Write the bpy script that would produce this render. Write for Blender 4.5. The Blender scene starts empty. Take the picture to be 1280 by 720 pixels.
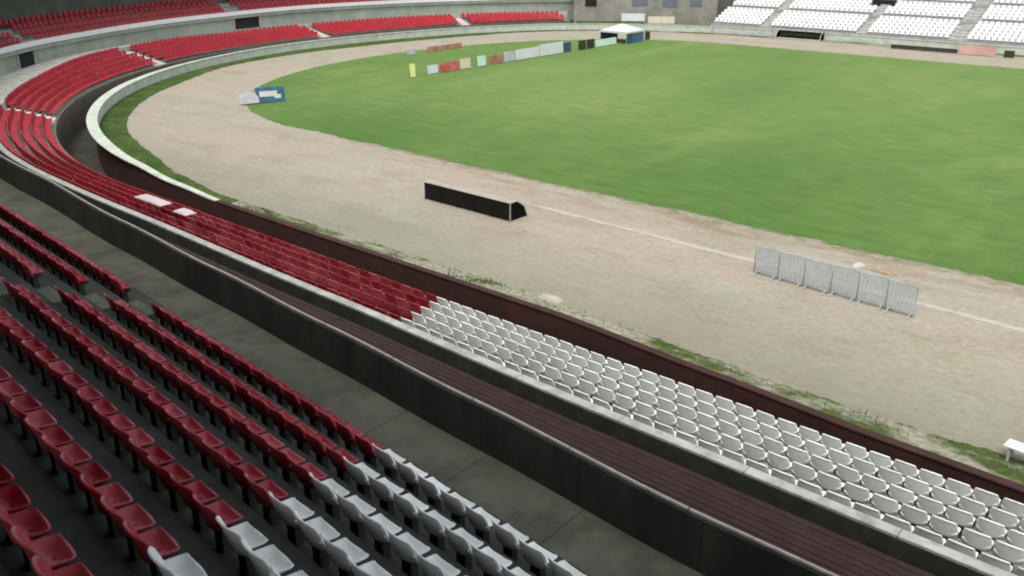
import bpy, bmesh, math, random
from mathutils import Vector, Matrix
random.seed(7)
sc = bpy.context.scene
COL = sc.collection
R = math.radians

# ------------------------------------------------------------------ camera model
CAM = Vector((0.0, 0.0, 12.5)); PITCH = math.atan(448/1100); YAW = R(40.0)
def project(p):
    dx, dy, dz = p[0]-CAM.x, p[1]-CAM.y, p[2]-CAM.z
    X = dx*math.cos(YAW)+dy*math.sin(YAW); Y = -dx*math.sin(YAW)+dy*math.cos(YAW)
    dep = Y*math.cos(PITCH)-dz*math.sin(PITCH); up = Y*math.sin(PITCH)+dz*math.cos(PITCH)
    if dep < .3: return None
    return 640+1100*X/dep, 360-1100*up/dep, dep
def seen(p, m=40):
    q = project(p)
    return q is not None and -m < q[0] < 1280+m and -m < q[1] < 720+m

# ------------------------------------------------------------------ materials
def mat(name, col, rough=.8, var=.12, scale=3.0, bump=0.0, dirt=None, dirt_amt=.0, dirt_scale=1.2, metal=0.0, rnd=0.0, stretch=None, spec=.3, detail=6, joint=0):
    m = bpy.data.materials.new(name); m.use_nodes = True
    nt = m.node_tree; N = nt.nodes; L = nt.links
    b = N['Principled BSDF']
    b.inputs['Roughness'].default_value = rough; b.inputs['Metallic'].default_value = metal
    b.inputs['Specular IOR Level'].default_value = spec
    tc = N.new('ShaderNodeTexCoord'); mp = N.new('ShaderNodeMapping')
    geo = N.new('ShaderNodeNewGeometry')
    L.new(geo.outputs['Position'], mp.inputs['Vector'])
    if stretch: mp.inputs['Scale'].default_value = stretch
    n1 = N.new('ShaderNodeTexNoise'); n1.inputs['Scale'].default_value = scale; n1.inputs['Detail'].default_value = detail; n1.inputs['Roughness'].default_value = .65
    L.new(mp.outputs[0], n1.inputs['Vector'])
    r = N.new('ShaderNodeMapRange'); r.inputs['From Min'].default_value = .3; r.inputs['From Max'].default_value = .7
    r.inputs['To Min'].default_value = 1-var; r.inputs['To Max'].default_value = 1+var
    L.new(n1.outputs['Fac'], r.inputs['Value'])
    mul = N.new('ShaderNodeMix'); mul.data_type = 'RGBA'; mul.blend_type = 'MULTIPLY'; mul.inputs[0].default_value = 1
    mul.inputs[6].default_value = (*col, 1)
    L.new(r.outputs[0], mul.inputs[7])
    out = mul.outputs[2]
    if dirt:
        n2 = N.new('ShaderNodeTexNoise'); n2.inputs['Scale'].default_value = dirt_scale; n2.inputs['Detail'].default_value = 8; n2.inputs['Roughness'].default_value = .7
        L.new(mp.outputs[0], n2.inputs['Vector'])
        r2 = N.new('ShaderNodeMapRange'); r2.inputs['From Min'].default_value = .45; r2.inputs['From Max'].default_value = .68
        r2.inputs['To Min'].default_value = 0; r2.inputs['To Max'].default_value = dirt_amt
        L.new(n2.outputs['Fac'], r2.inputs['Value'])
        mx = N.new('ShaderNodeMix'); mx.data_type = 'RGBA'; mx.inputs[7].default_value = (*dirt, 1)
        L.new(r2.outputs[0], mx.inputs[0]); L.new(out, mx.inputs[6]); out = mx.outputs[2]
    if joint:      # cast joints across the run of the stand
        sp = N.new('ShaderNodeSeparateXYZ'); L.new(geo.outputs['Position'], sp.inputs[0])
        dv = N.new('ShaderNodeMath'); dv.operation = 'DIVIDE'; dv.inputs[1].default_value = joint; L.new(sp.outputs['X'], dv.inputs[0])
        fr = N.new('ShaderNodeMath'); fr.operation = 'FRACT'; L.new(dv.outputs[0], fr.inputs[0])
        lt = N.new('ShaderNodeMath'); lt.operation = 'LESS_THAN'; lt.inputs[1].default_value = .022/joint; L.new(fr.outputs[0], lt.inputs[0])
        jx = N.new('ShaderNodeMix'); jx.data_type = 'RGBA'; jx.blend_type = 'MULTIPLY'; jx.inputs[7].default_value = (.35, .35, .33, 1)
        L.new(lt.outputs[0], jx.inputs[0]); L.new(out, jx.inputs[6]); out = jx.outputs[2]
    if rnd:
        oi = N.new('ShaderNodeObjectInfo')
        hs = N.new('ShaderNodeHueSaturation')
        a = N.new('ShaderNodeMapRange'); a.inputs['To Min'].default_value = 1-rnd; a.inputs['To Max'].default_value = 1+rnd
        L.new(oi.outputs['Random'], a.inputs['Value']); L.new(a.outputs[0], hs.inputs['Value'])
        a2 = N.new('ShaderNodeMapRange'); a2.inputs['To Min'].default_value = 1.0; a2.inputs['To Max'].default_value = 1-rnd*.6
        L.new(oi.outputs['Random'], a2.inputs['Value']); L.new(a2.outputs[0], hs.inputs['Saturation'])
        L.new(out, hs.inputs['Color']); out = hs.outputs[0]
    L.new(out, b.inputs['Base Color'])
    if bump:
        bp = N.new('ShaderNodeBump'); bp.inputs['Strength'].default_value = bump; bp.inputs['Distance'].default_value = .05
        n3 = N.new('ShaderNodeTexNoise'); n3.inputs['Scale'].default_value = scale*6; n3.inputs['Detail'].default_value = 6
        L.new(mp.outputs[0], n3.inputs['Vector']); L.new(n3.outputs['Fac'], bp.inputs['Height']); L.new(bp.outputs[0], b.inputs['Normal'])
    return m

M = {}
M['red'] = mat('red_plastic', (.34, .006, .020), .36, .15, 4, dirt=(.24, .035, .04), dirt_amt=.3, dirt_scale=6, rnd=.28)
M['white'] = mat('white_plastic', (.82, .84, .80), .45, .08, 5, dirt=(.45, .47, .43), dirt_amt=.45, dirt_scale=5, rnd=.09)
M['steel'] = mat('galvanised_steel', (.30, .31, .31), .5, .2, 8, metal=.4)
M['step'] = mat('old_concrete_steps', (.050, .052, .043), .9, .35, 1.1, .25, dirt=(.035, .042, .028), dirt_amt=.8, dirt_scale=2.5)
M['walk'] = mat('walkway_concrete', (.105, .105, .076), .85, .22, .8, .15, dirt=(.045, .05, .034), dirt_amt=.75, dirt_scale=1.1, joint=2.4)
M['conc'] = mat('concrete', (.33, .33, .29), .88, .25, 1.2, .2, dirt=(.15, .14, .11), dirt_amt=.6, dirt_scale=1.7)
M['ledge'] = mat('ledge_concrete', (.36, .37, .33), .85, .2, 2.0, .2, dirt=(.17, .17, .13), dirt_amt=.75, dirt_scale=2.2, joint=3.1)
M['lowerstep'] = mat('lower_terrace_concrete', (.20, .20, .17), .9, .25, 1.2, .2, dirt=(.09, .085, .07), dirt_amt=.6, dirt_scale=2)
M['darkconc'] = mat('dark_concrete', (.034, .035, .027), .92, .4, 1.5, .2, dirt=(.018, .02, .014), dirt_amt=.8, dirt_scale=2.4)  # dark tone; on the back of the ledge it stands for shade
M['maroon'] = mat('dark_maroon', (.026, .0085, .0055), .8, .35, 2.0, .1, dirt=(.03, .02, .014), dirt_amt=.7, dirt_scale=2.5)  # very dark red-brown, shared by all the terrace benches
M['wallred'] = mat('dark_red_wall_paint', (.042, .015, .010), .85, .35, 1.3, .15, dirt=(.022, .012, .010), dirt_amt=.8, dirt_scale=1.8)
M['wallwhite'] = mat('whitewashed_wall', (.44, .48, .40), .85, .15, 1.5, .1, dirt=(.30, .31, .24), dirt_amt=.7, dirt_scale=1.3)
M['fascia'] = mat('white_fascia_paint', (.66, .64, .64), .8, .15, .8, .05, dirt=(.42, .41, .40), dirt_amt=.6, dirt_scale=.8)
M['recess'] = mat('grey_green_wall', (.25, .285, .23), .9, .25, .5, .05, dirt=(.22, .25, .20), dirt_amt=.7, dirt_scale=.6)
M['dark'] = mat('dark_void', (.012, .012, .013), .9, .2, 2)
M['backwall'] = mat('dim_back_wall', (.10, .11, .085), .9, .3, .35, dirt=(.05, .06, .045), dirt_amt=.7, dirt_scale=.5)
M['stair'] = mat('white_painted_steps', (.55, .48, .45), .85, .12, 2.5, dirt=(.34, .26, .24), dirt_amt=.6, dirt_scale=3)
M['moat'] = mat('moat_floor', (.035, .035, .028), .95, .4, 1, dirt=(.05, .045, .02), dirt_amt=.6, dirt_scale=.7)
M['rail'] = mat('weathered_rail_paint', (.33, .31, .28), .6, .2, 4, dirt=(.2, .16, .13), dirt_amt=.5, dirt_scale=6)
M['roof'] = mat('roof_soffit_concrete', (.14, .14, .13), .9, .2, .5)
M['kerb'] = mat('kerb_concrete', (.33, .305, .25), .85, .2, 1.2, .1, dirt=(.42, .37, .28), dirt_amt=.8, dirt_scale=.9)
M['smoke'] = mat('smoked_panel', (.007, .006, .005), .55, .3, 1.5, spec=.15)
M['cream'] = mat('cream_sheet_metal', (.58, .53, .46), .6, .1, 2, dirt=(.45, .4, .32), dirt_amt=.5, dirt_scale=2)
M['whiteb'] = mat('white_board', (.54, .56, .54), .6, .08, 1.2, dirt=(.45, .48, .46), dirt_amt=.7, dirt_scale=.8)
M['redb'] = mat('red_board', (.42, .07, .06), .6, .25, 1.2, dirt=(.55, .35, .3), dirt_amt=.6, dirt_scale=1.5)
M['brownb'] = mat('brown_board', (.30, .13, .09), .7, .3, 1.2, dirt=(.45, .3, .22), dirt_amt=.6, dirt_scale=1.5)
M['navyb'] = mat('navy_board', (.035, .07, .11), .6, .3, 1.5)
M['blueb'] = mat('blue_board', (.05, .12, .20), .55, .25, 1.5)
M['greyvoid'] = mat('grey_blue_void', (.12, .13, .15), .9, .2, 1)
M['olive'] = mat('dark_olive_board', (.028, .03, .008), .8, .3, 1.5)
M['mint'] = mat('mint_board', (.45, .62, .50), .7, .15, 1.2)
M['yellow'] = mat('yellow_board', (.62, .66, .22), .6, .1, 2)
M['creamb'] = mat('cream_board', (.52, .47, .36), .7, .1, 2)
M['greyb'] = mat('grey_board', (.38, .37, .37), .7, .25, 1.5)
M['pinkb'] = mat('faded_pink_board', (.42, .26, .22), .7, .2, .8)
M['sheet'] = mat('white_plastic_sheet', (.46, .41, .40), .5, .08, 6)
M['green'] = mat('grass_blade', (.035, .075, .012), .8, .35, 6, spec=.1)
M['mesh'] = mat('blue_grey_mesh_panel', (.37, .42, .44), .6, .15, 6, metal=.2)

def pitch_material():
    m = bpy.data.materials.new('pitch_turf'); m.use_nodes = True
    nt = m.node_tree; N = nt.nodes; L = nt.links; b = N['Principled BSDF']
    b.inputs['Roughness'].default_value = .95; b.inputs['Specular IOR Level'].default_value = .1
    geo = N.new('ShaderNodeNewGeometry')
    def noise(scale, st=(1, 1, 1), det=5, ro=.6):
        mp = N.new('ShaderNodeMapping'); mp.inputs['Scale'].default_value = st
        L.new(geo.outputs['Position'], mp.inputs['Vector'])
        n = N.new('ShaderNodeTexNoise'); n.inputs['Scale'].default_value = scale; n.inputs['Detail'].default_value = det; n.inputs['Roughness'].default_value = ro
        L.new(mp.outputs[0], n.inputs['Vector']); return n
    n1 = noise(.055, (1, .55, 1), 6, .62)
    cr = N.new('ShaderNodeValToRGB'); e = cr.color_ramp.elements
    e[0].position = .30; e[0].color = (.046, .110, .015, 1)
    e[1].position = .70; e[1].color = (.118, .164, .044, 1)
    e.new(.5).color = (.077, .139, .026, 1)
    L.new(n1.outputs['Fac'], cr.inputs[0])
    n2 = noise(.9, (.5, 1.4, 1), 8, .75)
    r = N.new('ShaderNodeMapRange'); r.inputs['From Min'].default_value = .3; r.inputs['From Max'].default_value = .7; r.inputs['To Min'].default_value = .70; r.inputs['To Max'].default_value = 1.30
    L.new(n2.outputs['Fac'], r.inputs['Value'])
    mx = N.new('ShaderNodeMix'); mx.data_type = 'RGBA'; mx.blend_type = 'MULTIPLY'; mx.inputs[0].default_value = 1
    L.new(cr.outputs[0], mx.inputs[6]); L.new(r.outputs[0], mx.inputs[7])
    # worn, yellower scrapes
    n3 = noise(.16, (1, .4, 1), 7, .7)
    r3 = N.new('ShaderNodeMapRange'); r3.inputs['From Min'].default_value = .52; r3.inputs['From Max'].default_value = .74; r3.inputs['To Max'].default_value = .55
    L.new(n3.outputs['Fac'], r3.inputs['Value'])
    m3 = N.new('ShaderNodeMix'); m3.data_type = 'RGBA'; m3.inputs[7].default_value = (.17, .20, .06, 1)
    L.new(r3.outputs[0], m3.inputs[0]); L.new(mx.outputs[2], m3.inputs[6])
    # turf colour turns darker and greener towards the near touchline
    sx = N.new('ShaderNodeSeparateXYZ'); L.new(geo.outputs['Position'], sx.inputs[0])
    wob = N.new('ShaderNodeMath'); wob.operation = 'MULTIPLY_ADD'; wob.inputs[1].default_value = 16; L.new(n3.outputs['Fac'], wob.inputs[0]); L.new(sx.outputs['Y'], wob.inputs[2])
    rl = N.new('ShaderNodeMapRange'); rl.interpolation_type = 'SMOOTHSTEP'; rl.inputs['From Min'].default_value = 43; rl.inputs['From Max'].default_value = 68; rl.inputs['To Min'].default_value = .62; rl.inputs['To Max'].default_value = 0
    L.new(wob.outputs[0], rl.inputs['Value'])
    near_tint = N.new('ShaderNodeMix'); near_tint.data_type = 'RGBA'; near_tint.blend_type = 'MULTIPLY'; near_tint.inputs[7].default_value = (.52, .74, .48, 1)
    L.new(rl.outputs[0], near_tint.inputs[0]); L.new(m3.outputs[2], near_tint.inputs[6])
    L.new(near_tint.outputs[2], b.inputs['Base Color'])
    b.inputs['Sheen Weight'].default_value = .16; b.inputs['Sheen Roughness'].default_value = .5; b.inputs['Sheen Tint'].default_value = (.75, .9, .45, 1)
    n4 = noise(9, (1, 1, 1), 6, .7)
    bp = N.new('ShaderNodeBump'); bp.inputs['Strength'].default_value = .5; bp.inputs['Distance'].default_value = .06
    L.new(n4.outputs['Fac'], bp.inputs['Height']); L.new(bp.outputs[0], b.inputs['Normal'])
    return m

def track_material():
    m = bpy.data.materials.new('worn_track_dirt'); m.use_nodes = True
    nt = m.node_tree; N = nt.nodes; L = nt.links; b = N['Principled BSDF']
    b.inputs['Roughness'].default_value = .95; b.inputs['Specular IOR Level'].default_value = .15
    geo = N.new('ShaderNodeNewGeometry')
    def noise(scale, st=(1, 1, 1), det=6, ro=.6, off=(0, 0, 0)):
        mp = N.new('ShaderNodeMapping'); mp.inputs['Scale'].default_value = st; mp.inputs['Location'].default_value = off
        L.new(geo.outputs['Position'], mp.inputs['Vector'])
        n = N.new('ShaderNodeTexNoise'); n.inputs['Scale'].default_value = scale; n.inputs['Detail'].default_value = det; n.inputs['Roughness'].default_value = ro
        L.new(mp.outputs[0], n.inputs['Vector']); return n
    def rng(src, a, c, lo, hi):
        r = N.new('ShaderNodeMapRange'); r.inputs['From Min'].default_value = a; r.inputs['From Max'].default_value = c; r.inputs['To Min'].default_value = lo; r.inputs['To Max'].default_value = hi
        L.new(src, r.inputs['Value']); return r.outputs[0]
    def mix(f, a, c, mode='MIX'):
        x = N.new('ShaderNodeMix'); x.data_type = 'RGBA'; x.blend_type = mode
        if isinstance(f, float): x.inputs[0].default_value = f
        else: L.new(f, x.inputs[0])
        for i, v in ((6, a), (7, c)):
            if isinstance(v, tuple): x.inputs[i].default_value = (*v, 1)
            else: L.new(v, x.inputs[i])
        return x.outputs[2]
    n1 = noise(.12, (.45, 1.2, 1), 7, .62)
    base = mix(rng(n1.outputs['Fac'], .38, .62, 0, 1), (.392, .322, .252), (.352, .330, .255))
    n2 = noise(.32, (.7, 1.2, 1), 9, .7, (13, 4, 0))
    base = mix(rng(n2.outputs['Fac'], .50, .74, 0, .55), base, (.225, .170, .115))
    n3 = noise(.28, (1, 1, 1), 8, .7, (3, 31, 0))
    base = mix(rng(n3.outputs['Fac'], .54, .72, 0, .40), base, (.45, .44, .38))
    # thin greenish film of weeds in places, and rusty soil towards the pitch edge
    n4 = noise(.2, (.6, 1, 1), 8, .72, (50, 9, 0))
    base = mix(rng(n4.outputs['Fac'], .55, .75, 0, .42), base, (.20, .225, .12))
    n6 = noise(1.0, (.03, 2.2, 1), 5, .6, (0, 77, 0))
    base = mix(rng(n6.outputs['Fac'], .52, .70, 0, .30), base, (.27, .235, .18))
    n7 = noise(1.0, (.05, 1.3, 1), 5, .6, (7, 21, 0))
    base = mix(rng(n7.outputs['Fac'], .56, .72, 0, .28), base, (.46, .44, .37))
    n5 = noise(4, (1, 1, 1), 8, .7)
    base = mix(1.0, base, rng(n5.outputs['Fac'], .25, .75, .76, 1.24), 'MULTIPLY')
    sx = N.new('ShaderNodeSeparateXYZ'); L.new(geo.outputs['Position'], sx.inputs[0])
    wob = N.new('ShaderNodeMath'); wob.operation = 'MULTIPLY_ADD'; wob.inputs[1].default_value = 9; L.new(n4.outputs['Fac'], wob.inputs[0]); L.new(sx.outputs['Y'], wob.inputs[2])
    base = mix(rng(wob.outputs[0], 27.0, 34.0, .55, 0), base, (.175, .178, .128))     # mossy outer lanes
    # bare rusty soil trodden along the touchline
    n8 = noise(.42, (.45, 1.5, 1), 9, .72, (90, 3, 0))
    e1 = rng(sx.outputs['Y'], 33.0, 34.6, 0, 1); e2 = rng(sx.outputs['Y'], 36.2, 38.0, 1, 0); e3 = rng(sx.outputs['X'], -48, -36, 0, 1)
    mm = N.new('ShaderNodeMath'); mm.operation = 'MULTIPLY'; L.new(e1, mm.inputs[0]); L.new(e2, mm.inputs[1])
    m2 = N.new('ShaderNodeMath'); m2.operation = 'MULTIPLY'; L.new(mm.outputs[0], m2.inputs[0]); L.new(e3, m2.inputs[1])
    m3 = N.new('ShaderNodeMath'); m3.operation = 'MULTIPLY'; L.new(m2.outputs[0], m3.inputs[0]); L.new(rng(n8.outputs['Fac'], .46, .64, 0, .8), m3.inputs[1])
    base = mix(m3.outputs[0], base, (.235, .165, .105))
    n9 = noise(1.6, (.7, 1.2, 1), 9, .75, (40, 60, 0))
    ad = N.new('ShaderNodeMath'); ad.operation = 'MULTIPLY_ADD'; ad.inputs[1].default_value = 4.2; L.new(n9.outputs['Fac'], ad.inputs[0]); L.new(sx.outputs['Y'], ad.inputs[2])
    e4 = rng(ad.outputs[0], 37.75, 38.5, 0, .8); e5 = rng(sx.outputs['Y'], 36.5, 37.5, 1, 0)
    m4 = N.new('ShaderNodeMath'); m4.operation = 'MULTIPLY'; L.new(e4, m4.inputs[0]); L.new(e5, m4.inputs[1])
    m5 = N.new('ShaderNodeMath'); m5.operation = 'MULTIPLY'; L.new(m4.outputs[0], m5.inputs[0]); L.new(e3, m5.inputs[1])
    base = mix(m5.outputs[0], base, (.10, .145, .045))
    base = mix(1.0, base, (.77, .79, .77), 'MULTIPLY')
    L.new(base, b.inputs['Base Color'])
    bp = N.new('ShaderNodeBump'); bp.inputs['Strength'].default_value = .4; bp.inputs['Distance'].default_value = .03
    L.new(n5.outputs['Fac'], bp.inputs['Height']); L.new(bp.outputs[0], b.inputs['Normal'])
    return m

def patchy(name, a, c, scale, lo, hi, stretch=(1, 1, 1)):
    m = bpy.data.materials.new(name); m.use_nodes = True
    nt = m.node_tree; N = nt.nodes; L = nt.links; b = N['Principled BSDF']
    b.inputs['Roughness'].default_value = .95; b.inputs['Specular IOR Level'].default_value = .1
    geo = N.new('ShaderNodeNewGeometry'); mp = N.new('ShaderNodeMapping'); mp.inputs['Scale'].default_value = stretch
    L.new(geo.outputs['Position'], mp.inputs['Vector'])
    n = N.new('ShaderNodeTexNoise'); n.inputs['Scale'].default_value = scale; n.inputs['Detail'].default_value = 9; n.inputs['Roughness'].default_value = .72
    L.new(mp.outputs[0], n.inputs['Vector'])
    r = N.new('ShaderNodeMapRange'); r.inputs['From Min'].default_value = lo; r.inputs['From Max'].default_value = hi
    L.new(n.outputs['Fac'], r.inputs['Value'])
    x = N.new('ShaderNodeMix'); x.data_type = 'RGBA'; x.inputs[6].default_value = (*a, 1); x.inputs[7].default_value = (*c, 1)
    L.new(r.outputs[0], x.inputs[0])
    n5 = N.new('ShaderNodeTexNoise'); n5.inputs['Scale'].default_value = 5; n5.inputs['Detail'].default_value = 8
    L.new(geo.outputs['Position'], n5.inputs['Vector'])
    r5 = N.new('ShaderNodeMapRange'); r5.inputs['From Min'].default_value = .3; r5.inputs['From Max'].default_value = .7; r5.inputs['To Min'].default_value = .7; r5.inputs['To Max'].default_value = 1.3
    L.new(n5.outputs['Fac'], r5.inputs['Value'])
    x2 = N.new('ShaderNodeMix'); x2.data_type = 'RGBA'; x2.blend_type = 'MULTIPLY'; x2.inputs[0].default_value = 1
    L.new(x.outputs[2], x2.inputs[6]); L.new(r5.outputs[0], x2.inputs[7]); L.new(x2.outputs[2], b.inputs['Base Color'])
    bp = N.new('ShaderNodeBump'); bp.inputs['Strength'].default_value = .5; bp.inputs['Distance'].default_value = .05
    L.new(n5.outputs['Fac'], bp.inputs['Height']); L.new(bp.outputs[0], b.inputs['Normal'])
    return m
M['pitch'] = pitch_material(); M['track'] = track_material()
M['strip_green'] = patchy('verge_turf', (.030, .062, .011), (.075, .10, .03), .5, .4, .65)
M['strip_bare'] = patchy('weedy_verge', (.235, .23, .165), (.055, .075, .022), .55, .43, .55, (.45, 1.3, 1))
M['ground'] = patchy('outer_ground', (.16, .15, .12), (.10, .12, .05), .1, .4, .6)

# ------------------------------------------------------------------ object helpers
def link(o, parent=None):
    COL.objects.link(o)
    if parent: o.parent = parent
    return o
def obj(name, bm, m, parent=None, smooth=False, loc=None):
    me = bpy.data.meshes.new(name)
    bmesh.ops.recalc_face_normals(bm, faces=bm.faces)
    bm.to_mesh(me); bm.free()
    for x in (m if isinstance(m, (list, tuple)) else [m]): me.materials.append(x)
    if smooth:
        for p in me.polygons: p.use_smooth = True
    o = bpy.data.objects.new(name, me)
    if loc: o.location = loc
    return link(o, parent)
def tag(o, label=None, cat=None, group=None, kind=None):
    if label: o['label'] = label
    if cat: o['category'] = cat
    if group: o['group'] = group
    if kind: o['kind'] = kind
    return o
def empty(name, loc=(0, 0, 0), rz=0):
    o = bpy.data.objects.new(name, None); o.empty_display_size = .2
    o.location = loc; o.rotation_euler = (0, 0, rz)
    return link(o)
def struct(name, bm, m):
    return tag(obj(name, bm, m), kind='structure')
def box(bm, c, d, rz=0, rx=0, ry=0, bevel=0, mi=0):
    r = bmesh.ops.create_cube(bm, size=1)
    mt = Matrix.Translation(c) @ Matrix.Rotation(rz, 4, 'Z') @ Matrix.Rotation(ry, 4, 'Y') @ Matrix.Rotation(rx, 4, 'X') @ Matrix.Diagonal((*d, 1))
    bmesh.ops.transform(bm, matrix=mt, verts=r['verts'])
    fs = {f for v in r['verts'] for f in v.link_faces}
    for f in fs: f.material_index = mi
    if bevel:
        es = list({e for f in fs for e in f.edges})
        bmesh.ops.bevel(bm, geom=es, offset=bevel, segments=2, affect='EDGES', profile=.6)
def tube(bm, pts, r, n=8):
    pts = [Vector(p) for p in pts]; rings = []
    for i, p in enumerate(pts):
        t = (pts[min(i+1, len(pts)-1)]-pts[max(i-1, 0)]).normalized()
        u = t.orthogonal().normalized(); w = t.cross(u)
        rings.append([bm.verts.new(p+u*r*math.cos(2*math.pi*k/n)+w*r*math.sin(2*math.pi*k/n)) for k in range(n)])
    for a, c in zip(rings, rings[1:]):
        # align the start of the rings
        k0 = min(range(n), key=lambda k: (a[0].co-c[k].co).length)
        c = c[k0:]+c[:k0]
        for k in range(n): bm.faces.new((a[k], a[(k+1) % n], c[(k+1) % n], c[k]))
    bm.faces.new(rings[0][::-1]); bm.faces.new(rings[-1])

# ------------------------------------------------------------------ the stadium's oval (edge of the dirt track), outward offsets
CS, CN, AX, BX = -40.0, 67.3, 43.3, 44.0
_pts = [(40-.25*i, CN-BX) for i in range(320)]
_pts += [(CS+AX*math.cos(R(-90-.25*i)), CN+BX*math.sin(R(-90-.25*i))) for i in range(721)]
_pts += [(CS+.25*(i+1), CN+BX) for i in range(400)]
_len = [0.0]
for p, q in zip(_pts, _pts[1:]): _len.append(_len[-1]+math.hypot(q[0]-p[0], q[1]-p[1]))
_len = [l-40.0 for l in _len]          # L = 0 straight in front of the camera (s = 0)
import bisect
def C(L):
    i = max(1, min(len(_len)-1, bisect.bisect(_len, L)))
    t = (L-_len[i-1])/(_len[i]-_len[i-1])
    a, b = _pts[i-1], _pts[i]
    p = Vector((a[0]+(b[0]-a[0])*t, a[1]+(b[1]-a[1])*t))
    j0, j1 = max(0, i-5), min(len(_pts)-1, i+4)
    d = Vector((_pts[j1][0]-_pts[j0][0], _pts[j1][1]-_pts[j0][1])).normalized()
    return p, Vector((-d.y, d.x))*1.0 if False else Vector((-d.y, d.x))
def P(L, off, z=0.0):
    p, o = C(L)
    return Vector((p.x+o.x*off, p.y+o.y*off, z))
# make sure the normal points outward (towards the camera side on the near straight)
_t = C(0)[1]
SGN = 1.0 if _t.y < 0 else -1.0
def P(L, off, z=0.0):
    p, o = C(L)
    return Vector((p.x+o.x*off*SGN, p.y+o.y*off*SGN, z))
def inward_rot(L):
    o = C(L)[1]*SGN
    return math.atan2(-o.y, -o.x)-math.pi/2       # local +Y faces the pitch
def interp(tab):
    def f(L):
        if L <= tab[0][0]: return tab[0][1]
        for (a, x), (b, y) in zip(tab, tab[1:]):
            if L <= b:
                t = (L-a)/(b-a); t = t*t*(3-2*t)*.5+t*.5
                return x+(y-x)*t
        return tab[-1][1]
    return f
def val(f, L): return f(L) if callable(f) else f
def sweep(bm, prof, L0, L1, step=1.0, closed=False, caps=True, mi=0):
    n = max(2, int(round((L1-L0)/step))+1); rings = []
    for i in range(n):
        L = L0+(L1-L0)*i/(n-1)
        rings.append([bm.verts.new(P(L, val(o, L), val(z, L))) for o, z in prof])
    k = len(prof)
    for a, c in zip(rings, rings[1:]):
        for j in range(k if closed else k-1):
            f = bm.faces.new((a[j], a[(j+1) % k], c[(j+1) % k], c[j])); f.material_index = mi
    if closed and caps:
        bm.faces.new(rings[0][::-1]).material_index = mi; bm.faces.new(rings[-1]).material_index = mi

dirt = interp([(-30, .3), (0, .3), (6, .5), (12, .2), (19, -.3), (38, -.3), (44, -.9), (51, -1.5), (60, -1.2), (70, -1.4), (80, -1.8), (90, -1.2), (100, -1.8), (110, -2.6), (120, -2.3), (128, -1.2), (135, .4), (141, .9), (149, .4), (157, -1.2), (168, -3.2), (184, -3.8), (280, -3.8)])
wall = interp([(-30, 3.2), (0, 3.0), (5, 2.8), (10, 2.4), (16, 1.9), (30, 1.8), (36, 1.7), (40, 1.3), (45, .8), (52, .6), (75, .5), (95, .5), (110, .4), (120, .6), (130, 1.6), (140, 2.4), (150, 1.6), (160, .2), (172, -1.6), (280, -1.6)])
front = interp([(-30, 4.1), (0, 3.8), (15, 3.7), (34, 3.5), (50, 3.2), (80, 3.0), (120, 3.3), (130, 4.2), (142, 5.2)])
ledge = interp([(-30, 8.7), (0, 8.4), (10, 8.2), (20, 7.8), (34, 7.3), (45, 6.8), (58, 6.0), (70, 6.0), (80, 6.8), (100, 7.2), (142, 8.2)])
ledge_z = interp([(-30, 2.2), (48, 2.2), (60, 2.0), (72, 2.05), (82, 2.2), (92, 2.1), (100, 1.85), (142, 1.85)])
rail = interp([(-30, 13.1), (0, 12.9), (5, 12.8), (10, 12.4), (15, 12.0), (20, 11.6), (26, 11.1), (34, 10.3), (40, 9.8), (150, 9.6)])
rail_z = interp([(-30, 4.2), (55, 4.2), (75, 3.8), (85, 3.68), (100, 3.75), (112, 3.86), (150, 3.86)])
floor0 = interp([(-30, .5), (110, .5), (142, .75)])

# ------------------------------------------------------------------ setting: ground, track, pitch, verges, moat
bm = bmesh.new()
vs = [bm.verts.new((x, y, -1.75)) for x, y in ((-600, -400), (600, -400), (600, 800), (-600, 800))]
bm.faces.new(vs); struct('ground', bm, M['ground'])

def oval_sheet(f, z, L0=-38, L1=250, step=1.0, jit=0):
    bm = bmesh.new(); n = int((L1-L0)/step)+1; ring = []
    for i in range(n):
        L = L0+step*i
        ring.append(bm.verts.new(P(L, f(L)+(random.uniform(-jit, jit) if jit else 0), z)))
    bm.faces.new(ring); bmesh.ops.triangulate(bm, faces=bm.faces)
    return bm
# one continuous base under track and pitch, out to the wall
struct('running_track', oval_sheet(lambda L: wall(L)-.02, 0.0), M['track'])
# verge between track and wall
bm = bmesh.new()
def verge(bm, L0, L1, mi, step=.2):
    pa = None; L = L0
    while L <= L1+1e-6:
        a = dirt(L)+.05*math.sin(L*1.7)*math.sin(L*.61)+random.uniform(-.06, .06); b = wall(L)-.03
        if mi == 0: a = max(a, -9)
        ring = [bm.verts.new(P(L, a, .006)), bm.verts.new(P(L, (a+b)/2, .03)), bm.verts.new(P(L, b, .012))]
        if pa:
            for j in range(2): bm.faces.new((pa[j], pa[j+1], ring[j+1], ring[j])).material_index = mi
        pa = ring; L += step
verge(bm, -38, 37.5, 1); verge(bm, 37.5, 152, 0); verge(bm, 152, 250, 1)
tag(obj('grass_verge', bm, [M['strip_green'], M['strip_bare']]), kind='structure')

# pitch turf: straight near and far edges, rounded end behind the goal line
def pitch_outline():
    o = []
    s = 60.0
    while s > -50: o.append((s, 36.3)); s -= .5
    for i in range(241):
        a = R(-90-.75*i); o.append((-50+23.2*math.cos(a), 67.35+31.05*math.sin(a)))
    s = -49.5
    while s < 60: o.append((s, 98.4)); s += .5
    return o
bm = bmesh.new()
ov = [bm.verts.new((x+random.uniform(-.06, .06), y+random.uniform(-.13, .13)+.12*math.sin(x*.9)*math.sin(x*.23), .012)) for x, y in pitch_outline()]
bm.faces.new(ov); bmesh.ops.triangulate(bm, faces=bm.faces)
struct('pitch', bm, M['pitch'])
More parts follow.
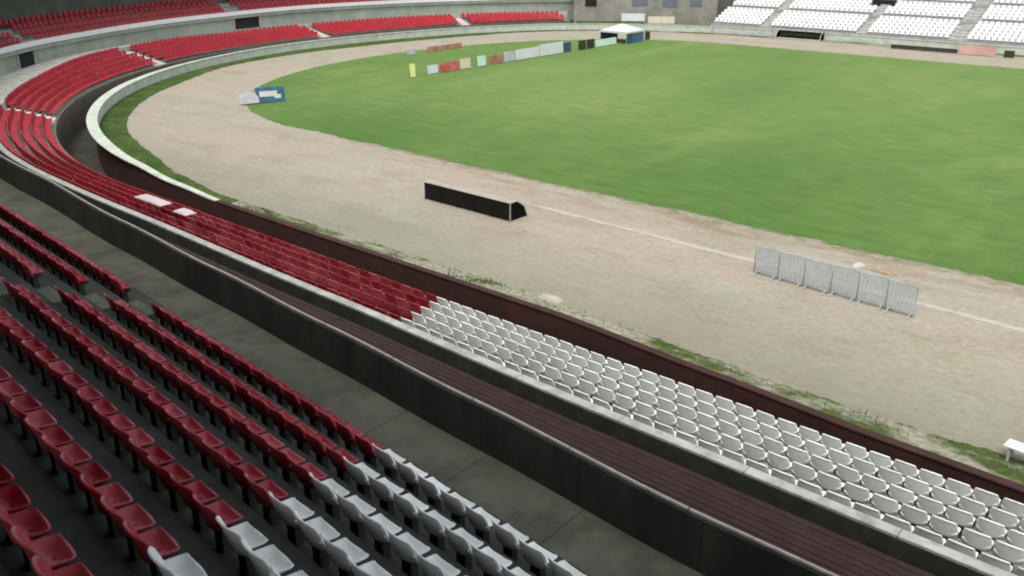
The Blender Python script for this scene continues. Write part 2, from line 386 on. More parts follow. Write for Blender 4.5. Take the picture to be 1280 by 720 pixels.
# pale inner kerb of the track
bm = bmesh.new()
pa = None
s = 30.0
while s > -27:
    y = 32.0-.035*(s+14); w = .16 if s > -24 else .16*(s+27)/3+.01
    ring = [bm.verts.new((s, y-w+random.uniform(-.02, .02), .008)), bm.verts.new((s, y-w+.03, .035)), bm.verts.new((s, y+w-.03, .035)), bm.verts.new((s, y+w+random.uniform(-.02, .02), .008))]
    if pa:
        for j in range(3): bm.faces.new((pa[j], pa[j+1], ring[j+1], ring[j]))
    pa = ring; s -= .4
struct('kerb', bm, M['kerb'])
M['soil'] = patchy('worn_soil', (.30, .25, .18), (.20, .145, .092), .40, .53, .74)
# moat
bm = bmesh.new()
sweep(bm, [(lambda L: wall(L)+.2, -1.6), (lambda L: front(L)+.2, -1.6)], -38, 152, 1)
struct('moat', bm, M['moat'])

# ------------------------------------------------------------------ perimeter wall
pw = tag(empty('perimeter_wall', P(20, wall(20), 0)), 'low whitewashed wall with dark red back curving between grass verge and moat', 'wall')
def under(o, root):
    o.parent = root; o.matrix_parent_inverse = Matrix.Translation(root.location).inverted(); return o
bm = bmesh.new()
sweep(bm, [(wall, -.02), (wall, .74), (lambda L: wall(L)+.12, .74), (lambda L: wall(L)+.12, -.02)], -38, 250, .8, closed=True)
under(obj('wall_face', bm, M['wallwhite']), pw)
bm = bmesh.new()
sweep(bm, [(lambda L: wall(L)+.122, -1.62), (lambda L: wall(L)+.122, .70), (lambda L: wall(L)+.22, .70), (lambda L: wall(L)+.26, -1.62)], -38, 152, .8, closed=True)
tag(under(obj('back_face', bm, M['wallred']), pw), 'dark red painted back face above the moat')
bm = bmesh.new()
COPW = interp([(36, .22), (44, .35), (52, .62), (75, .62), (90, .3), (250, .25)])
sweep(bm, [(lambda L: wall(L)-.06, .742), (lambda L: wall(L)-.06, .80), (lambda L: wall(L)+COPW(L), .80), (lambda L: wall(L)+COPW(L), .742)], 36, 250, .8, closed=True)
under(obj('coping', bm, M['wallwhite']), pw)
bm = bmesh.new()
sweep(bm, [(lambda L: wall(L)-.03, .742), (lambda L: wall(L)-.03, .79), (lambda L: wall(L)+.25, .79), (lambda L: wall(L)+.25, .742)], -38, 36, .8, closed=True)
under(obj('coping', bm, M['wallred']), pw)

# ------------------------------------------------------------------ lower grandstand
NR = 5
def row_off(L, k): return front(L)+(ledge(L)-front(L))*k/NR
def row_z(L, k):
    f = floor0(L); top = ledge_z(L)-.72
    return f+(top-f)*k/(NR-1)
lower = tag(empty('lower_grandstand', P(30, 5, 0)), 'lower concrete seating tier curving round the track behind the moat', 'grandstand')
LEND = 142.5
bm = bmesh.new()
prof = [(lambda L: front(L), -1.6)]
for k in range(NR):
    prof.append((lambda L, k=k: row_off(L, k), lambda L, k=k: row_z(L, k)))
    if k < NR-1: prof.append((lambda L, k=k: row_off(L, k+1), lambda L, k=k: row_z(L, k)))
prof.append((lambda L: ledge(L), lambda L: row_z(L, NR-1)))
sweep(bm, prof, -36, LEND, .8)
under(obj('terrace', bm, M['lowerstep']), lower)
bm = bmesh.new()   # front wall of the first row
sweep(bm, [(lambda L: front(L)-.12, -1.6), (lambda L: front(L)-.12, lambda L: floor0(L)+.10), (lambda L: front(L)-.003, lambda L: floor0(L)+.10), (lambda L: front(L)-.003, -1.6)], -36, LEND, .8, closed=True)
M['frontw'] = mat('brown_stained_concrete', (.15, .125, .095), .9, .3, 1.2, .2, dirt=(.03, .028, .022), dirt_amt=.8, dirt_scale=1.2)
under(obj('front_wall', bm, M['frontw']), lower)
bm = bmesh.new()   # pale nosing of the last row
sweep(bm, [(lambda L: row_off(L, 4)-.05, lambda L: row_z(L, 4)+.003), (lambda L: row_off(L, 4)-.05, lambda L: row_z(L, 4)+.22), (lambda L: row_off(L, 4)+.06, lambda L: row_z(L, 4)+.22), (lambda L: row_off(L, 4)+.06, lambda L: row_z(L, 4)+.003)], 17.5, 31, .8, closed=True)
under(obj('row_nosing', bm, M['stair']), lower)
bm = bmesh.new()   # ledge wall behind the last row
sweep(bm, [(ledge, lambda L: row_z(L, 4)-.4), (ledge, ledge_z), (lambda L: ledge(L)+.27, ledge_z), (lambda L: ledge(L)+.27, lambda L: row_z(L, 4)-.4)], -36, LEND, .8, closed=True)
under(obj('ledge_wall', bm, M['ledge']), lower)
bm = bmesh.new()  # thin skin on the ledge's back, its shade put in as dark colour
sweep(bm, [(lambda L: ledge(L)+.272, lambda L: ledge_z(L)-.9), (lambda L: ledge(L)+.272, lambda L: ledge_z(L)-.05), (lambda L: ledge(L)+.30, lambda L: ledge_z(L)-.05), (lambda L: ledge(L)+.30, lambda L: ledge_z(L)-.9)], -36, 60, .8, closed=True)
under(obj('ledge_back_shade', bm, M['darkconc']), lower)
bm = bmesh.new()   # gangway behind the ledge
sweep(bm, [(lambda L: ledge(L)+.305, lambda L: ledge_z(L)-.75), (lambda L: rail(L)-.2, lambda L: ledge_z(L)-.75)], -36, 46, .8)
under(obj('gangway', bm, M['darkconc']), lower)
bm = bmesh.new()
sweep(bm, [(lambda L: ledge(L)+.305, lambda L: ledge_z(L)-.35), (lambda L: rail(L)+.24, lambda L: ledge_z(L)-.35)], 46, LEND, .8)
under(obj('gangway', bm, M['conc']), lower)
STAIRS = [61.0, 86.0, 110.0, 129.0]
for Ls in STAIRS:
    bm = bmesh.new(); n = NR*2
    for i in range(n):
        a = row_off(Ls, i/2); b = row_off(Ls, (i+1)/2)
        k = i//2; z = row_z(Ls, k)+((row_z(Ls, k+1)-row_z(Ls, k))*.5 if i % 2 and k < NR-1 else 0)+.20
        p = P(Ls, (a+b)/2, z/2+.1)
        box(bm, (p.x, p.y, z/2+.2), (1.0, b-a-.004, z-.4), inward_rot(Ls))
    under(obj('aisle_stair', bm, M['stair']), lower)
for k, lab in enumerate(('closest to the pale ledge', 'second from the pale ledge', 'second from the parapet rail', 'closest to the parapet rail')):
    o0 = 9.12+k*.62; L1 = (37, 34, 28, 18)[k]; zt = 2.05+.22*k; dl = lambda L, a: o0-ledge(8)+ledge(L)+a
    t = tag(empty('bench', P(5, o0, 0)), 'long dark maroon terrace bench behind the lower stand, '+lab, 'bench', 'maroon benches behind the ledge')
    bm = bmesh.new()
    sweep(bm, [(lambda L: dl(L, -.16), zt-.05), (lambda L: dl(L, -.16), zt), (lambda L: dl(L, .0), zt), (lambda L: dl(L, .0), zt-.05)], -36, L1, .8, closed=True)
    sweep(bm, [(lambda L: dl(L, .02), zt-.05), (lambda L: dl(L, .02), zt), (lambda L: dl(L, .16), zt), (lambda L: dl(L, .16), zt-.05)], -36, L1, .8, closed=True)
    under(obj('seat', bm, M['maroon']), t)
    bm = bmesh.new()
    sweep(bm, [(lambda L: dl(L, .19), 1.2), (lambda L: dl(L, .19), zt-.22), (lambda L: dl(L, .44), zt-.22), (lambda L: dl(L, .44), 1.2)], -36, L1, .8, closed=True)
    under(obj('plinth', bm, M['darkconc']), t)

# ------------------------------------------------------------------ upper grandstand (the one the camera stands in)
upper = tag(empty('upper_grandstand', (-10, 5, 0)), 'upper concrete seating tier with walkway and parapet above the lower stand', 'grandstand')
WZ = lambda L: rail_z(L)-1.0
bm = bmesh.new()   # parapet: dark inside, white outside
sweep(bm, [(lambda L: rail(L)+.02, lambda L: WZ(L)-.02), (lambda L: rail(L)+.02, lambda L: rail_z(L)-.05), (lambda L: rail(L)+.14, lambda L: rail_z(L)-.05), (lambda L: rail(L)+.16, lambda L: WZ(L)-.02)], -36, 50, .8, closed=True)
M['darkparapet'] = mat('dark_parapet_concrete', (.029, .027, .021), .92, .4, 1.1, .2, dirt=(.010, .011, .008), dirt_amt=.8, dirt_scale=.9, stretch=(1, 1, .25), joint=2.45)  # near-black base with darker mottling drawn out vertically
under(obj('parapet', bm, M['darkparapet']), upper)
bm = bmesh.new()
sweep(bm, [(lambda L: rail(L)+.02, lambda L: WZ(L)+.2), (lambda L: rail(L)+.02, lambda L: rail_z(L)-.05), (lambda L: rail(L)+.14, lambda L: rail_z(L)-.05), (lambda L: rail(L)+.16, lambda L: WZ(L)+.2)], 50, 150, .8, closed=True)
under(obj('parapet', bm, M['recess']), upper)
bm = bmesh.new()
sweep(bm, [(lambda L: rail(L)-.06, lambda L: rail_z(L)-.44), (lambda L: rail(L)-.06, lambda L: rail_z(L)-.04), (lambda L: rail(L)+.018, lambda L: rail_z(L)-.04), (lambda L: rail(L)+.018, lambda L: rail_z(L)-.44)], 48, 150, .8, closed=True)
under(obj('fascia', bm, M['fascia']), upper)
bm = bmesh.new()   # rail on the parapet, in lengths
L = -34.0
while L < 149:
    sweep(bm, [(lambda L: rail(L)+.03, lambda L: rail_z(L)-.037), (lambda L: rail(L)+.035, rail_z), (lambda L: rail(L)+.08, rail_z), (lambda L: rail(L)+.085, lambda L: rail_z(L)-.037)], L, L+2.42, .5, closed=True)
    L += 2.45
under(obj('handrail', bm, M['rail']), upper)
bm = bmesh.new()   # wall under the tier
sweep(bm, [(lambda L: rail(L)+.25, lambda L: ledge_z(L)-1.2), (lambda L: rail(L)+.25, lambda L: WZ(L)-.005 if L < 50 else WZ(L)+.5)], -36, 150, .8)
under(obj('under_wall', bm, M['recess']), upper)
# walkway and rows in front of the camera: straight facets
def row_n(s, k): return 7.9-.091*s-1.02*(k-1)
RA = -math.atan(.091)
bm = bmesh.new(); pa = None
s = 36.0
while s >= -52:
    q = P(-s, rail(-s)+.015) if s > -40 else P(-s, rail(-s)+.015)
    ring = [bm.verts.new((s, row_n(s, 1)+.55, 3.2)), bm.verts.new((q.x, q.y, 3.2))]
    if pa: bm.faces.new((pa[0], pa[1], ring[1], ring[0]))
    pa = ring; s -= .8
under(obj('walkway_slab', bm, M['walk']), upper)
bm = bmesh.new(); pa = None
K = 16
for s in (36.0, 20, 0, -10, -20, -30, -40, -52, -62):
    ring = []
    for k in range(1, K+1):
        z0 = 3.2 if k == 1 else 3.4+.51*(k-2)
        ring.append(bm.verts.new((s, row_n(s, k)+.55, z0-.3 if k == 1 else z0)))
        ring.append(bm.verts.new((s, row_n(s, k)+.55, 3.4+.51*(k-1))))
    ring.append(bm.verts.new((s, row_n(s, K)-.5, 3.4+.51*(K-1))))
    if pa:
        for j in range(len(ring)-1): bm.faces.new((pa[j], pa[j+1], ring[j+1], ring[j]))
    pa = ring
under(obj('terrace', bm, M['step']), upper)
bm = bmesh.new()   # aisle steps crossing the rows
for k in range(1, 13):
    z = 3.4+.51*(k-1)
    for h, dz in ((.55, .255), ):
        s = -20.3
        box(bm, (s, row_n(s, k)-.235+.0, z+.1275), (1.15, .50, .255), RA, bevel=.012)
under(obj('aisle_stair', bm, M['walk']), upper)
# the same tier further round the bend
bm = bmesh.new()
TZ = lambda L, k: WZ(L)+.25+.42*k
prof = [(lambda L: rail(L)+.255, WZ), (lambda L: rail(L)+1.6, WZ)]
for k in range(4):
    prof.append((lambda L, k=k: rail(L)+1.6+.9*k, lambda L, k=k: TZ(L, k)))
    prof.append((lambda L, k=k: rail(L)+1.6+.9*(k+1), lambda L, k=k: TZ(L, k)))
sweep(bm, prof, 54, 150, .8)
under(obj('terrace', bm, M['conc']), upper)
bm = bmesh.new()
sweep(bm, [(lambda L: rail(L)+5.2, 2.5), (lambda L: rail(L)+5.2, 10.5)], 50, 152, .8)
under(obj('back_wall', bm, M['backwall']), upper)
# portals in the wall under the tier
def portal(Lp, w, h, z0):
    off = rail(Lp)+.25; r = inward_rot(Lp)
    bm = bmesh.new(); p = P(Lp, off-.02, z0+h/2); box(bm, p, (w, .05, h), r)
    t = under(obj('portal', bm, M['dark']), upper)
    bm = bmesh.new()
    for sx in (-1, 1):
        q = P(Lp, off-.06, z0+h/2)+Vector((math.cos(r), math.sin(r), 0))*sx*(w/2+.09); box(bm, q, (.16, .2, h), r)
    q = P(Lp, off-.06, z0+h+.06); box(bm, q, (w+.34, .2, .11), r)
    o = obj('frame', bm, M['conc'], t)
# roof slab over the upper tier (out of the picture, it shades the stand)
bm = bmesh.new()
ROOF_IN = interp([(-40, 16.8), (30, 16.8), (45, 13), (60, 10.1), (150, 10.1)])
ROOF_Z = interp([(-40, 14.9), (38, 14.9), (60, 10.0), (150, 10.0)])
sweep(bm, [(ROOF_IN, ROOF_Z), (ROOF_IN, lambda L: ROOF_Z(L)+.6), (34, lambda L: ROOF_Z(L)+3.1), (34, lambda L: ROOF_Z(L)+2.5)], -39, 150, 2, closed=True)
struct('roof', bm, M['roof'])

# ------------------------------------------------------------------ seats
def shell(grid, th):
    bm = bmesh.new()
    V = [[bm.verts.new(p) for p in row] for row in grid]
    fs = []
    for a, c in zip(V, V[1:]):
        for j in range(len(a)-1): fs.append(bm.faces.new((a[j], a[j+1], c[j+1], c[j])))
    return bm, fs, th
def seat_meshes(tagname, m):
    # low backed bucket: pan with raised sides and front lip, curved back with rounded corners
    w = .248; nx = 15
    nz = 9; rows = []
    for i in range(nz+1):
        t = i/nz; row = []
        for j in range(nx+1):
            u = -1+2*j/nx
            ww = w*(1+.02*t)*(1-.14*max(0, t-.65)/.35)
            z = .385+.435*t - .035*max(0, t-.45)/.55*abs(u)**2.6
            y = -.200-.095*t**1.3 + .085*abs(u)**2.4*(1-.35*t) - (.02 if i == nz else 0)
            row.append((u*ww, y, z))
        rows.append(row)
    bm = bmesh.new(); V = [[bm.verts.new(p) for p in r] for r in rows]
    for i in range(nz):
        for j in range(nx): bm.faces.new((V[i][j], V[i][j+1], V[i+1][j+1], V[i+1][j]))
    bmesh.ops.recalc_face_normals(bm, faces=bm.faces)
    bmesh.ops.solidify(bm, geom=list(bm.faces), thickness=.024)
    back = bm
    ny = 14; nx = 21; rows = []
    for i in range(ny+1):
        t = i/ny; row = []
        for j in range(nx+1):
            u = -1+2*j/nx
            ww = w*(1-.03*(1-t))*(1-.14*max(0, t-.75)/.25)
            y = -.205+.345*t-.03*max(0, t-.8)/.2*u*u
            z = .45 - .055*math.sin(min(1, t*1.05)*math.pi)*(1-u**4) + .085*abs(u)**3*(1-t*.55) + .015*max(0, t-.7)/.3 - (.035 if i == ny else 0)
            row.append((u*ww, y, z))
        rows.append(row)
    bm = bmesh.new(); V = [[bm.verts.new(p) for p in r] for r in rows]
    for i in range(ny):
        for j in range(nx):
            if i == 6 and j == 10: continue
            bm.faces.new((V[i][j], V[i][j+1], V[i+1][j+1], V[i+1][j]))
    bmesh.ops.recalc_face_normals(bm, faces=bm.faces)
    bmesh.ops.solidify(bm, geom=list(bm.faces), thickness=.024)
    pan = bm
    br = bmesh.new()
    box(br, (0, -.07, .17), (.20, .14, .34), bevel=.012); box(br, (0, -.03, .352), (.28, .24, .025))
    return pan, back, br
def make_seat(name, m):
    root = empty(name)
    pan, back, br = seat_meshes(name, m)
    obj('seat_pan', pan, m, root, True); obj('backrest', back, m, root, True); obj('pedestal', br, M['step'], root)
    return root
ORD = 'zeroth first second third fourth fifth sixth seventh eighth ninth tenth eleventh twelfth thirteenth fourteenth fifteenth sixteenth seventeenth eighteenth nineteenth'.split()
TENS = {2: 'twenty', 3: 'thirty', 4: 'forty', 5: 'fifty', 6: 'sixty', 7: 'seventy', 8: 'eighty', 9: 'ninety'}
def ordinal(n):
    if n < 20: return ORD[n]
    if n % 10 == 0 and n < 100: return TENS[n//10][:-1]+'ieth'
    if n < 100: return TENS[n//10]+'-'+ORD[n % 10]
    return 'hundred-and-'+ordinal(n-100)
specs = {'red': [], 'white': []}     # (distance, loc, rz, label, group)
stuff = {'red': [], 'white': []}
SP = .60
def jit(a): return random.uniform(-a, a)
# rows in front of the camera
for k in range(1, 10):
    z = 3.4+.51*(k-1)
    nb = row_n(-9, k); sb = -10.45-.57*(row_n(-10, k)-8.85)
    un = math.hypot(1, .091)
    for col, dirn in (('red', -1), ('white', 1)):
        i = 0; past = 0
        while True:
            s = sb+dirn*(SP/un)*(i+.5); i += 1
            if s < -40 or s > 14: break
            if abs(s+20.3) < .75: continue
            n = row_n(s, k)-.02
            loc = (s+jit(.012), n+jit(.012), z)
            if not seen((s, n, z+.6), 45): continue
            if s < -20.3:
                past += 1
                lab = 'red plastic seat, %s past the aisle, in the %s row back from the walkway' % (ordinal(past), ordinal(k))
            else:
                lab = '%s plastic seat, %s from the %s block, %s row back from the walkway' % (col, ordinal(i), 'white' if col == 'red' else 'red', ordinal(k))
            d = (Vector(loc)-CAM).length
            specs[col].append((d, loc, RA+jit(.05), lab, '%s seats in the upper stand' % col))
# lower stand
SL = .57
for k in range(NR):
    Lb = 19.2-.62*k*.8
    for col, dirn in (('red', 1), ('white', -1)):
        i = 0; L = Lb+dirn*SL/2
        while -12 < L < LEND-1.5:
            i += 1
            L += dirn*SL if i > 1 else 0
            if any(abs(L-x) < .75 for x in STAIRS): continue
            o = row_off(L, k)+(ledge(L)-front(L))/NR*.5
            loc = P(L, o+.02, row_z(L, k))
            if not seen((loc.x, loc.y, loc.z+.5), 30): continue
            d = (loc-CAM).length
            lab = '%s seat in the lower stand, %s from the %s block, %s row from the moat' % (col, ordinal(i), 'white' if col == 'red' else 'red', ordinal(k+1))
            specs[col].append((d+(.001 if k else 0), (loc.x+jit(.012), loc.y+jit(.012), loc.z), inward_rot(L)+jit(.03), lab, '%s seats in the lower stand' % col))
# red rows of the upper tier round the bend
for k in range(4):
    L = 58.0+.2*k
    while L < 138:
        if min(abs(L-x) for x in (80.5, 104.5, 123.0)) > .7:
            loc = P(L, rail(L)+1.6+.9*k+.5, TZ(L, k))
            stuff['red'].append((loc, inward_rot(L)))
        L += .58
protos = {}
for col, name in (('red', 'red_seat'), ('white', 'white_seat')):
    specs[col].sort(key=lambda t: t[0])
    proto = make_seat(name, M[col]); kids = list(proto.children); first = True
    for d, loc, rz, lab, grp in specs[col][:300]:
        if first: o = proto; first = False
        else:
            o = proto.copy(); COL.objects.link(o)
            for ch in kids:
                c = ch.copy(); COL.objects.link(c); c.parent = o
        o.location = loc; o.rotation_euler = (0, 0, rz)
        tag(o, lab, 'seat', grp)
    for d, loc, rz, lab, grp in specs[col][300:]: stuff[col].append((Vector(loc), rz))

# ------------------------------------------------------------------ far grandstand, across the pitch
far = tag(empty('far_grandstand', (-30, 113, 0)), 'distant grandstand of pale seats across the pitch', 'grandstand')
FY0, FX0, FX1 = 111.4, -58.5, 40.0
GAPS = {5, 9, 13}
fz = []; y = FY0; z = .75
for k in range(20):
    if k in GAPS: y += .9; z += .35
    fz.append((y, z)); y += .80; z += .30
bm = bmesh.new(); a = None
def far_strip(x0, x1, prof, bm):
    A = [bm.verts.new((x0, yy, zz)) for yy, zz in prof]; B = [bm.verts.new((x1, yy, zz)) for yy, zz in prof]
    for j in range(len(prof)-1): bm.faces.new((A[j], A[j+1], B[j+1], B[j]))
    bm.faces.new(A+[bm.verts.new((x0, prof[-1][0], -1.6))]); bm.faces.new(B+[bm.verts.new((x1, prof[-1][0], -1.6))])
prof = [(FY0, -1.6)]
for k, (yy, zz) in enumerate(fz):
    prof.append((yy, zz)); nx = fz[k+1][0] if k+1 < len(fz) else yy+.8
    prof.append((nx, zz))
far_strip(FX0, FX1, prof, bm)
M['farconc'] = mat('pale_far_concrete', (.44, .43, .42), .9, .12, .6, dirt=(.34, .33, .32), dirt_amt=.5, dirt_scale=.4)
under(obj('terrace', bm, M['farconc']), far)
FST = [-51.0, -38.5, -27.6, -17.0, -6.0]
for xs in FST:
    bm = bmesh.new()
    for k, (yy, zz) in enumerate(fz):
        box(bm, (xs, yy+.40+((.45) if k+1 in GAPS else 0), zz+.12), (1.1, .80+(.9 if k+1 in GAPS else 0), .24))
    under(obj('aisle_stair', bm, M['ledge']), far)
for k in sorted(GAPS):
    bm = bmesh.new(); yy, zz = fz[k]
    box(bm, ((FX0+FX1)/2, yy-.03, zz-.22), (FX1-FX0-.01, .05, .44))
    under(obj('gangway_wall', bm, M['recess']), far)
bm = bmesh.new(); box(bm, (-39.0, fz[9][0]-.5, fz[9][1]-.35), (2.6, 1.2, .95)); under(obj('portal', bm, M['dark']), far)
bm = bmesh.new(); box(bm, (-25, FY0+20, 8), (150, .4, 19)); under(obj('back_wall', bm, M['backwall']), far)
bm = bmesh.new(); box(bm, ((FX0+FX1)/2, FY0-.06, -.25), (FX1-FX0, .1, 2.2)); under(obj('front_wall', bm, M['ledge']), far)
for k, (yy, zz) in enumerate(fz):
    x = FX0+.5
    while x < 8:
        if min(abs(x-q) for q in FST) > .75 and not (abs(x+39.0) < 1.6 and 7 <= k <= 9):
            p = Vector((x, yy+.35, zz))
            if seen((p.x, p.y, p.z+.5), 20): stuff['white'].append((p, math.pi))
        x += .62

# low detail seats too many to count, one object per colour
def seat_mass(name, lst, m, label):
    bm = bmesh.new()
    shape = [(-.24, .20, .40), (.24, .20, .40), (.24, -.17, .41), (-.24, -.17, .41), (-.255, -.25, .78), (.255, -.25, .78), (.19, -.265, .83), (-.19, -.265, .83)]
    for p, rz in lst:
        c, s_ = math.cos(rz), math.sin(rz); r = jit(.03); c, s_ = math.cos(rz+r), math.sin(rz+r)
        def tr(x, y, z): return (p.x+c*x-s_*y, p.y+s_*x+c*y, p.z+z)
        T = [bm.verts.new(tr(*q)) for q in shape]
        U = [bm.verts.new(tr(q[0]*.96, q[1]-(.03 if i > 1 else .0), q[2]-(.05 if i < 4 else .0))) for i, q in enumerate(shape)]
        for S, fl in ((T, 1), (U, -1)):
            for f in ((0, 1, 2, 3), (3, 2, 5, 4), (4, 5, 6, 7)):
                bm.faces.new([S[i] for i in f][::fl])
        for a, b in ((0, 1), (1, 2), (2, 5), (5, 6), (6, 7), (7, 4), (4, 3), (3, 0)):
            bm.faces.new((T[b], T[a], U[a], U[b]))
    me = bpy.data.meshes.new(name); bm.to_mesh(me); bm.free(); me.materials.append(m)
    o = link(bpy.data.objects.new(name, me)); tag(o, label, 'seats', None, 'stuff')
M['redfar'] = mat('sun_faded_red_plastic', (.35, .016, .027), .5, .25, 1.2, dirt=(.34, .06, .06), dirt_amt=.4, dirt_scale=.7)
M['whitefar'] = mat('pale_plastic', (.66, .645, .64), .5, .10, .8, dirt=(.5, .49, .5), dirt_amt=.6, dirt_scale=.5)
seat_mass('red_seats', stuff['red'], M['redfar'], 'countless small red seats filling the curved end of the stadium')
seat_mass('white_seats', stuff['white'], M['whitefar'], 'countless pale seats filling the grandstand across the pitch')

# ------------------------------------------------------------------ the end wall between the red seats and the far stand
cw = tag(empty('end_wall', P(150, 9, 0)), 'brownish grey wall with dark openings between the red seats and the far stand', 'wall')
bm = bmesh.new()
sweep(bm, [(7.5, -1.6), (7.5, 6.0), (8.0, 6.0), (8.0, -1.6)], 143.2, 160, .8, closed=True)
M['brownwall'] = mat('brown_grey_render', (.22, .215, .18), .9, .3, .4, dirt=(.13, .11, .09), dirt_amt=.6, dirt_scale=.5)
under(obj('wall', bm, M['brownwall']), cw)
for Lp, w, h, z0 in ((145.2, 1.6, 1.6, 2.6), (151.0, 2.2, 1.5, 2.7), (154.5, 2.0, 1.6, 2.6), (157.5, 1.6, 1.4, 2.7)):
    bm = bmesh.new(); p = P(Lp, 7.47, z0+h/2); box(bm, p, (w, .06, h), inward_rot(Lp)); under(obj('opening', bm, M['greyvoid'] if Lp > 150 else M['dark']), cw)
bm = bmesh.new(); sweep(bm, [(3.0, -.2), (3.0, .8), (3.5, .9), (4.6, .9), (4.6, -.2)], 143.2, 151.5, .8, closed=True)
tag(obj('planted_bank', bm, M['strip_green']), 'low green planted bank in front of the brown end wall', 'planter')
def simple_board(name, label, cat, m, pos, w, h, rz, th=.06, z0=.08, group=None, feet=True, tilt=-.08):
    t = tag(empty(name, (pos[0], pos[1], 0), rz), label, cat, group)
    bm = bmesh.new(); box(bm, (0, 0, z0+h/2), (w, th, h), rx=tilt, bevel=.012); obj('panel', bm, m, t)
    bm = bmesh.new()
    n = 2 if w < 3 else 3
    for i in range(n):
        x = -w/2+.18+(w-.36)*i/(n-1)
        box(bm, (x, .22, (z0+h)*.42), (.05, .05, (z0+h)*.86), rx=.35); box(bm, (x, .16, .03), (.05, .5, .05))
    obj('strut', bm, M['steel'], t)
    return t
q = P(150.2, 5.6); simple_board('advert_board', 'white board against the brown end wall', 'board', M['whiteb'], (q.x, q.y), 3.2, 1.1, inward_rot(150.2)+math.pi, z0=.7, group='boards by the end wall')
q = P(153.6, 4.8); simple_board('advert_board', 'dull yellow board beside the white one against the end wall', 'board', M['creamb'], (q.x, q.y), 3.6, .9, inward_rot(153.6)+math.pi, z0=.6, group='boards by the end wall')

# ------------------------------------------------------------------ advert boards behind the goal line (plane s = -59.2), facing the pitch
BR = math.pi/2
for n0, n1, h, m, lab, s in (
    (56.3, 56.95, 1.15, 'yellow', 'narrow yellow board standing alone at the end of the row of boards', -59.3),
    (58.6, 60.0, .75, 'whiteb', 'small white board between the yellow board and the red board', -59.4),
    (60.1, 62.7, .85, 'redb', 'red board low on the grass behind the goal line', -59.2),
    (62.8, 64.3, .95, 'creamb', 'cream board directly beside the red board', -59.2),
    (65.3, 66.5, .95, 'mint', 'small mint green board between the cream and brown boards', -59.2),
    (67.0, 69.1, .85, 'brownb', 'red brown board between the mint and grey boards', -59.2),
    (69.3, 71.0, .95, 'greyb', 'grey board next to the long white boards', -59.2),
    (71.1, 75.0, 1.0, 'whiteb', 'long white board touching the grey board', -59.2),
    (75.1, 79.2, 1.15, 'whiteb', 'long white board touching the navy board', -59.2),
    (79.3, 80.7, 1.0, 'navyb', 'dark navy board at the end of the white boards', -59.2),
    (81.8, 83.2, 1.0, 'olive', 'nearly black board closest to the navy board', -59.0),
    (83.4, 84.8, 1.0, 'olive', 'nearly black board closest to the long mint board', -59.0),
    (85.4, 89.6, .75, 'mint', 'long pale mint board next to the white roofed tent', -59.2),
    (95.3, 96.4, .9, 'olive', 'small black box shaped board beyond the white roofed tent', -58.8),
    (66.5, 67.9, .6, 'greyb', 'pale grey board lying back near the track beyond the goal', -70.5),
    (70.0, 75.5, .5, 'brownb', 'thin faded brown board strip near the far track edge', -70.8)):
    simple_board('advert_board', lab, 'board', M[m], (s, (n0+n1)/2), n1-n0-.04, h, BR, group='boards behind the goal line')
# tent
t = tag(empty('tent', (-60.2, 92.3, 0), BR), 'small tent with white roof and blue side cloth beyond the boards', 'tent')
bm = bmesh.new()
r = bmesh.ops.create_cone(bm, cap_ends=True, segments=4, radius1=2.75, radius2=.15, depth=.75)
bmesh.ops.rotate(bm, verts=r['verts'], cent=(0, 0, 0), matrix=Matrix.Rotation(R(45), 3, 'Z')); bmesh.ops.translate(bm, verts=r['verts'], vec=(0, 0, 1.72))
box(bm, (0, 0, 1.25), (3.9, 3.9, .18)); M['canvas'] = mat('tent_canvas', (.46, .46, .43), .8, .12, 2)
obj('roof', bm, M['canvas'], t)
for x in (-1.85, 1.85):
    for y in (-1.85, 1.85):
        bm = bmesh.new(); tube(bm, [(x, y, 0), (x, y, 1.2)], .04); obj('pole', bm, M['steel'], t)
for x0, x1, mm in ((-1.8, -.6, 'navyb'), (-.58, .6, 'blueb'), (.62, 1.8, 'blueb')):
    bm = bmesh.new(); box(bm, ((x0+x1)/2, -1.82, .6), (x1-x0, .03, 1.15)); obj('side_cloth', bm, M[mm], t)
bm = bmesh.new(); box(bm, (0, 1.82, .6), (3.6, .03, 1.15)); obj('side_cloth', bm, M['navyb'], t)
# blue board and grey bags by the rounded end of the turf
t = simple_board('advert_board', 'blue board with a pale patch at the rounded end of the turf', 'board', M['blueb'], (-58.7, 40.75), 2.2, 1.15, R(62))
bm = bmesh.new(); box(bm, (-.15, -.045, .72), (1.35, .015, .42), rx=-.08, bevel=.006); obj('pale_patch', bm, M['whiteb'], t)
bm = bmesh.new(); box(bm, (.55, -.05, .5), (.5, .015, .3), rx=-.08, bevel=.006); obj('pale_patch', bm, M['mint'], t)
simple_board('advert_board', 'grey board leaning beside the blue board on the track edge', 'board', M['greyb'], (-59.3, 39.2), 1.5, .85, R(75), tilt=-.35)
# boards along the far touchline
for x0, x1, h, m, lab in ((-33.0, -26.0, .45, 'darkconc', 'long dark low board along the far touchline'), (-25.8, -22.2, .95, 'pinkb', 'faded pink board along the far touchline'), (-21.4, -20.4, .7, 'olive', 'small dark board past the pink one on the far touchline'), (-56.5, -49.2, .5, 'greyb', 'low grey board left of the far dugout')):
    simple_board('advert_board', lab, 'board', M[m], ((x0+x1)/2, 105.9 if x0 > -40 else 107.9), x1-x0, h, 0, group='boards along the far touchline')

